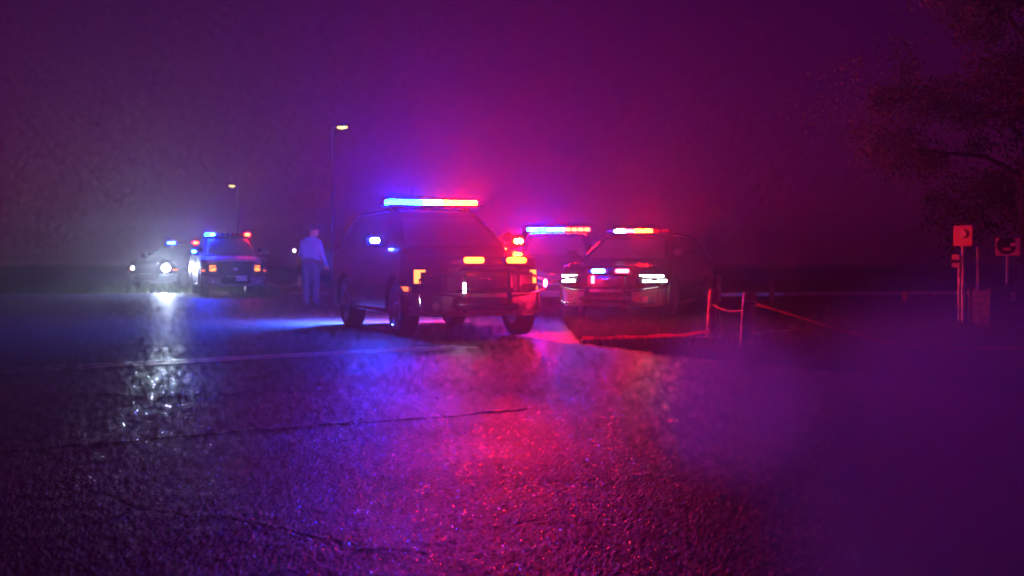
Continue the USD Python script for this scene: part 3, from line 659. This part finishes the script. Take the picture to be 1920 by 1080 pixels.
# ------------------------------------------------------------------ the standing person
def person():
    base = gp(583, 577)
    t = thing('person', 'person in uniform standing with back to camera, arms lowered, head bowed to the right', 'person', (base[0], base[1], .035), math.radians(-28))
    UsdGeom.Xformable(t).AddScaleOp().Set(Gf.Vec3f(1.12, 1.10, 1.05))
    # local: facing +y (away from the camera), right hand at +x
    J = dict(pelvis=(0, 0, .98), chest=(0, .02, 1.33), neck=(0, .03, 1.50))
    def body(parts, keep=None, L=.03, it=8):
        m = Manifold()
        for p in parts: m = m + p
        m = tm(m.refine_to_length(L)); m.merge_vertices(); trimesh.smoothing.filter_taubin(m, iterations=it); return m
    legs = []
    for s in (-1, 1):
        hip, knee, ank = (s * .095, 0, .94), (s * .11, .03 if s > 0 else .0, .50), (s * .115, -.02 + (.03 if s > 0 else 0), .09)
        legs += [bone(hip, .105, knee, .08), bone(knee, .08, (s * .113, -.02, .34), .075), bone((s * .113, -.02, .34), .075, ank, .068)]
    shirt = [hull([(-.13, 0, 1.0), (.13, 0, 1.0), (-.12, .02, 1.12), (.12, .02, 1.12)], .085), hull([(-.12, .02, 1.12), (.12, .02, 1.12), (-.15, .0, 1.34), (.15, .0, 1.34)], .10),
             hull([(-.18, .0, 1.42), (.18, .0, 1.42), (-.13, 0, 1.32), (.13, 0, 1.32), (-.05, .01, 1.49), (.05, .01, 1.49)], .065), bone((0, .01, 1.46), .062, (0, .035, 1.53), .056)]
    hands, arms = {}, []
    sh, el, wr = (.205, 0, 1.41), (.285, .0, 1.13), (.275, .17, .93)
    sl, ell, wl = (-.205, 0, 1.41), (-.27, .03, 1.14), (-.16, .22, 1.02)
    for a, b, c in ((sh, el, wr), (sl, ell, wl)):
        arms += [bone(a, .066, b, .05), bone(b, .049, c, .036)]
    # one continuous body: trunk, legs, arms and head
    sk = [bone((0, .03, 1.50), .055, (0, .055, 1.60), .052), hull([(0, .04, 1.66), (0, .06, 1.70)], .092, 20)]
    obj('body', body([hull([(-.1, 0, .98), (.1, 0, .98)], .1)] + [bone((s * .095, 0, .94), .06, (s * .112, -.005, .5), .04) + bone((s * .112, -.005, .5), .04, (s * .114, -.02, .1), .032) for s in (-1, 1)]
        + [bone(a, .05, b, .04) + bone(b, .04, c, .03) for a, b, c in ((sh, el, wr), (sl, ell, wl))] + [hull([(-.14, .01, 1.4), (.14, .01, 1.4), (-.1, 0, 1.0), (.1, 0, 1.0)], .07)] + [sk[0]]), 'skin', t)
    obj('trousers', body([hull([(-.095, 0, 1.0), (.095, 0, 1.0), (-.1, 0, .92), (.1, 0, .92)], .105)] + legs), 'uniform_trousers', t)
    obj('shirt', body(shirt + arms), 'uniform_shirt', t)
    belt = hull([(-.14, 0, .985), (.14, 0, .985)], .094) ^ box(-.5, .5, -.5, .5, .95, 1.02)
    obj('belt', belt, 'leather', t)
    obj('holster', hull([(.235, -.02, .98), (.25, -.03, .80), (.235, .05, .98), (.25, .03, .82)], .02, 8), 'leather', t)
    for s in (-1, 1):
        y0 = .01 if s > 0 else -.02
        obj('boot', hull([(s * .115, y0 - .05, .05), (s * .12, y0 + .15, .035), (s * .115, y0, .11), (s * .125, y0 + .17, .03)], .045, 12) ^ box(-1, 1, -1, 1, 0, 1), 'leather', t)
    # head turned right and bowed
    yaw, pitch = math.radians(-62), math.radians(-24)
    def hd(m):
        m = tm(m).copy(); m.apply_transform(trimesh.transformations.rotation_matrix(pitch, [1, 0, 0])); m.apply_transform(trimesh.transformations.rotation_matrix(yaw, [0, 0, 1]))
        m.apply_translation((0, .055, 1.62)); return m
    skull = hull([(0, -.015, .09), (0, .02, .10)], .088, 24) + hull([(0, .03, .02), (-.03, .055, -.035), (.03, .055, -.035), (0, .075, -.045)], .032, 12) + hull([(0, .02, .05), (0, .065, .03)], .055, 16)
    skull = skull + bone((0, .098, .055), .010, (0, .118, .022), .014, 10) + bone((-.02, .092, -.012), .009, (.02, .092, -.012), .009, 8) + hull([(-.035, .085, .072), (.035, .085, .072)], .012, 8)
    for s in (-1, 1): skull = skull + hull([(s * .088, -.005, .03), (s * .094, -.015, .06), (s * .086, .005, .055)], .011, 8)
    sk2 = tm(skull.refine_to_length(.012)); sk2.merge_vertices(); trimesh.smoothing.filter_taubin(sk2, iterations=6)
    h = obj('head', hd(sk2), 'skin', t)
    for s in (-1, 1): obj('eye', hd(ball((s * .032, .088, .052), .011, 10)), 'sign_dark', h)
    hair = hull([(0, -.022, .098), (0, .018, .112)], .092, 24) - box(-.2, .2, .055, .3, -.2, .13) - box(-.2, .2, -.3, .3, -.3, .02) - box(-.2, .2, .03, .3, -.3, .09)
    obj('hair', hd(hair), 'hair', h)
    # hands
    for wrp, dirv, side in ((np.array(wr), np.array([-.05, .10, -.17]), 1), (np.array(wl), np.array([.10, .12, -.06]), -1)):
        dv = dirv / np.linalg.norm(dirv); across = np.cross(dv, [0, 0, 1.0]); across /= np.linalg.norm(across); nrm_ = np.cross(across, dv)
        palm = hull([wrp, wrp + dv * .085 + across * .03, wrp + dv * .085 - across * .03], .015, 10)
        for k, (o, l) in enumerate(((-.03, .068), (-.01, .078), (.01, .074), (.03, .058))):
            r0 = wrp + dv * .08 + across * o; r1 = r0 + dv * l * .5 + nrm_ * -.012; r2 = r1 + dv * l * .42 + nrm_ * -.026
            palm = palm + bone(r0, .0095, r1, .0085, 8) + bone(r1, .0085, r2, .0075, 8)
        th0 = wrp + dv * .03 + across * .025 * -1; th1 = th0 + dv * .035 - across * .03 - nrm_ * .01; th2 = th1 + dv * .035 - across * .006
        palm = palm + bone(th0, .012, th1, .0105, 8) + bone(th1, .0105, th2, .009, 8)
        obj('hand', palm, 'skin', t)
person()

# ------------------------------------------------------------------ tinted volumes added close to the camera to imitate the blurred glow, lower right
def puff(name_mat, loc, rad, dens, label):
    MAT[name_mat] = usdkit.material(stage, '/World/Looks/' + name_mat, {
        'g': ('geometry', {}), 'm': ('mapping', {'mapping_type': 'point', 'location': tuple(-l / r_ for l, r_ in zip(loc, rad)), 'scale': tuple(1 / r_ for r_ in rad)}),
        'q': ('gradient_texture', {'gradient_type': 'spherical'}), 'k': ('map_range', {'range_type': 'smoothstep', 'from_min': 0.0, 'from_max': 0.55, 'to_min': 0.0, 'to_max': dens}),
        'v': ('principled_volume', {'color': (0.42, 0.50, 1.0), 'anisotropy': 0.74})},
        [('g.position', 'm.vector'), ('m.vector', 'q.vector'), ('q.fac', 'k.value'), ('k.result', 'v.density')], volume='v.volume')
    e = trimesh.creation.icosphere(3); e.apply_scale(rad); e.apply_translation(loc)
    obj('tinted_glow', e, name_mat, smooth=False, kind='stuff', label=label)
puff('tinted_glow_large', (1.55, 4.3, .40), (.95, .6, .80), 1.35, 'soft bluish volume imitating a blurred glow low at the lower right, close to the camera')
puff('tinted_glow_small', (.88, 5.6, .52), (.44, .44, .42), 0.9, 'small separate bluish volume imitating a blurred glow left of the large one')
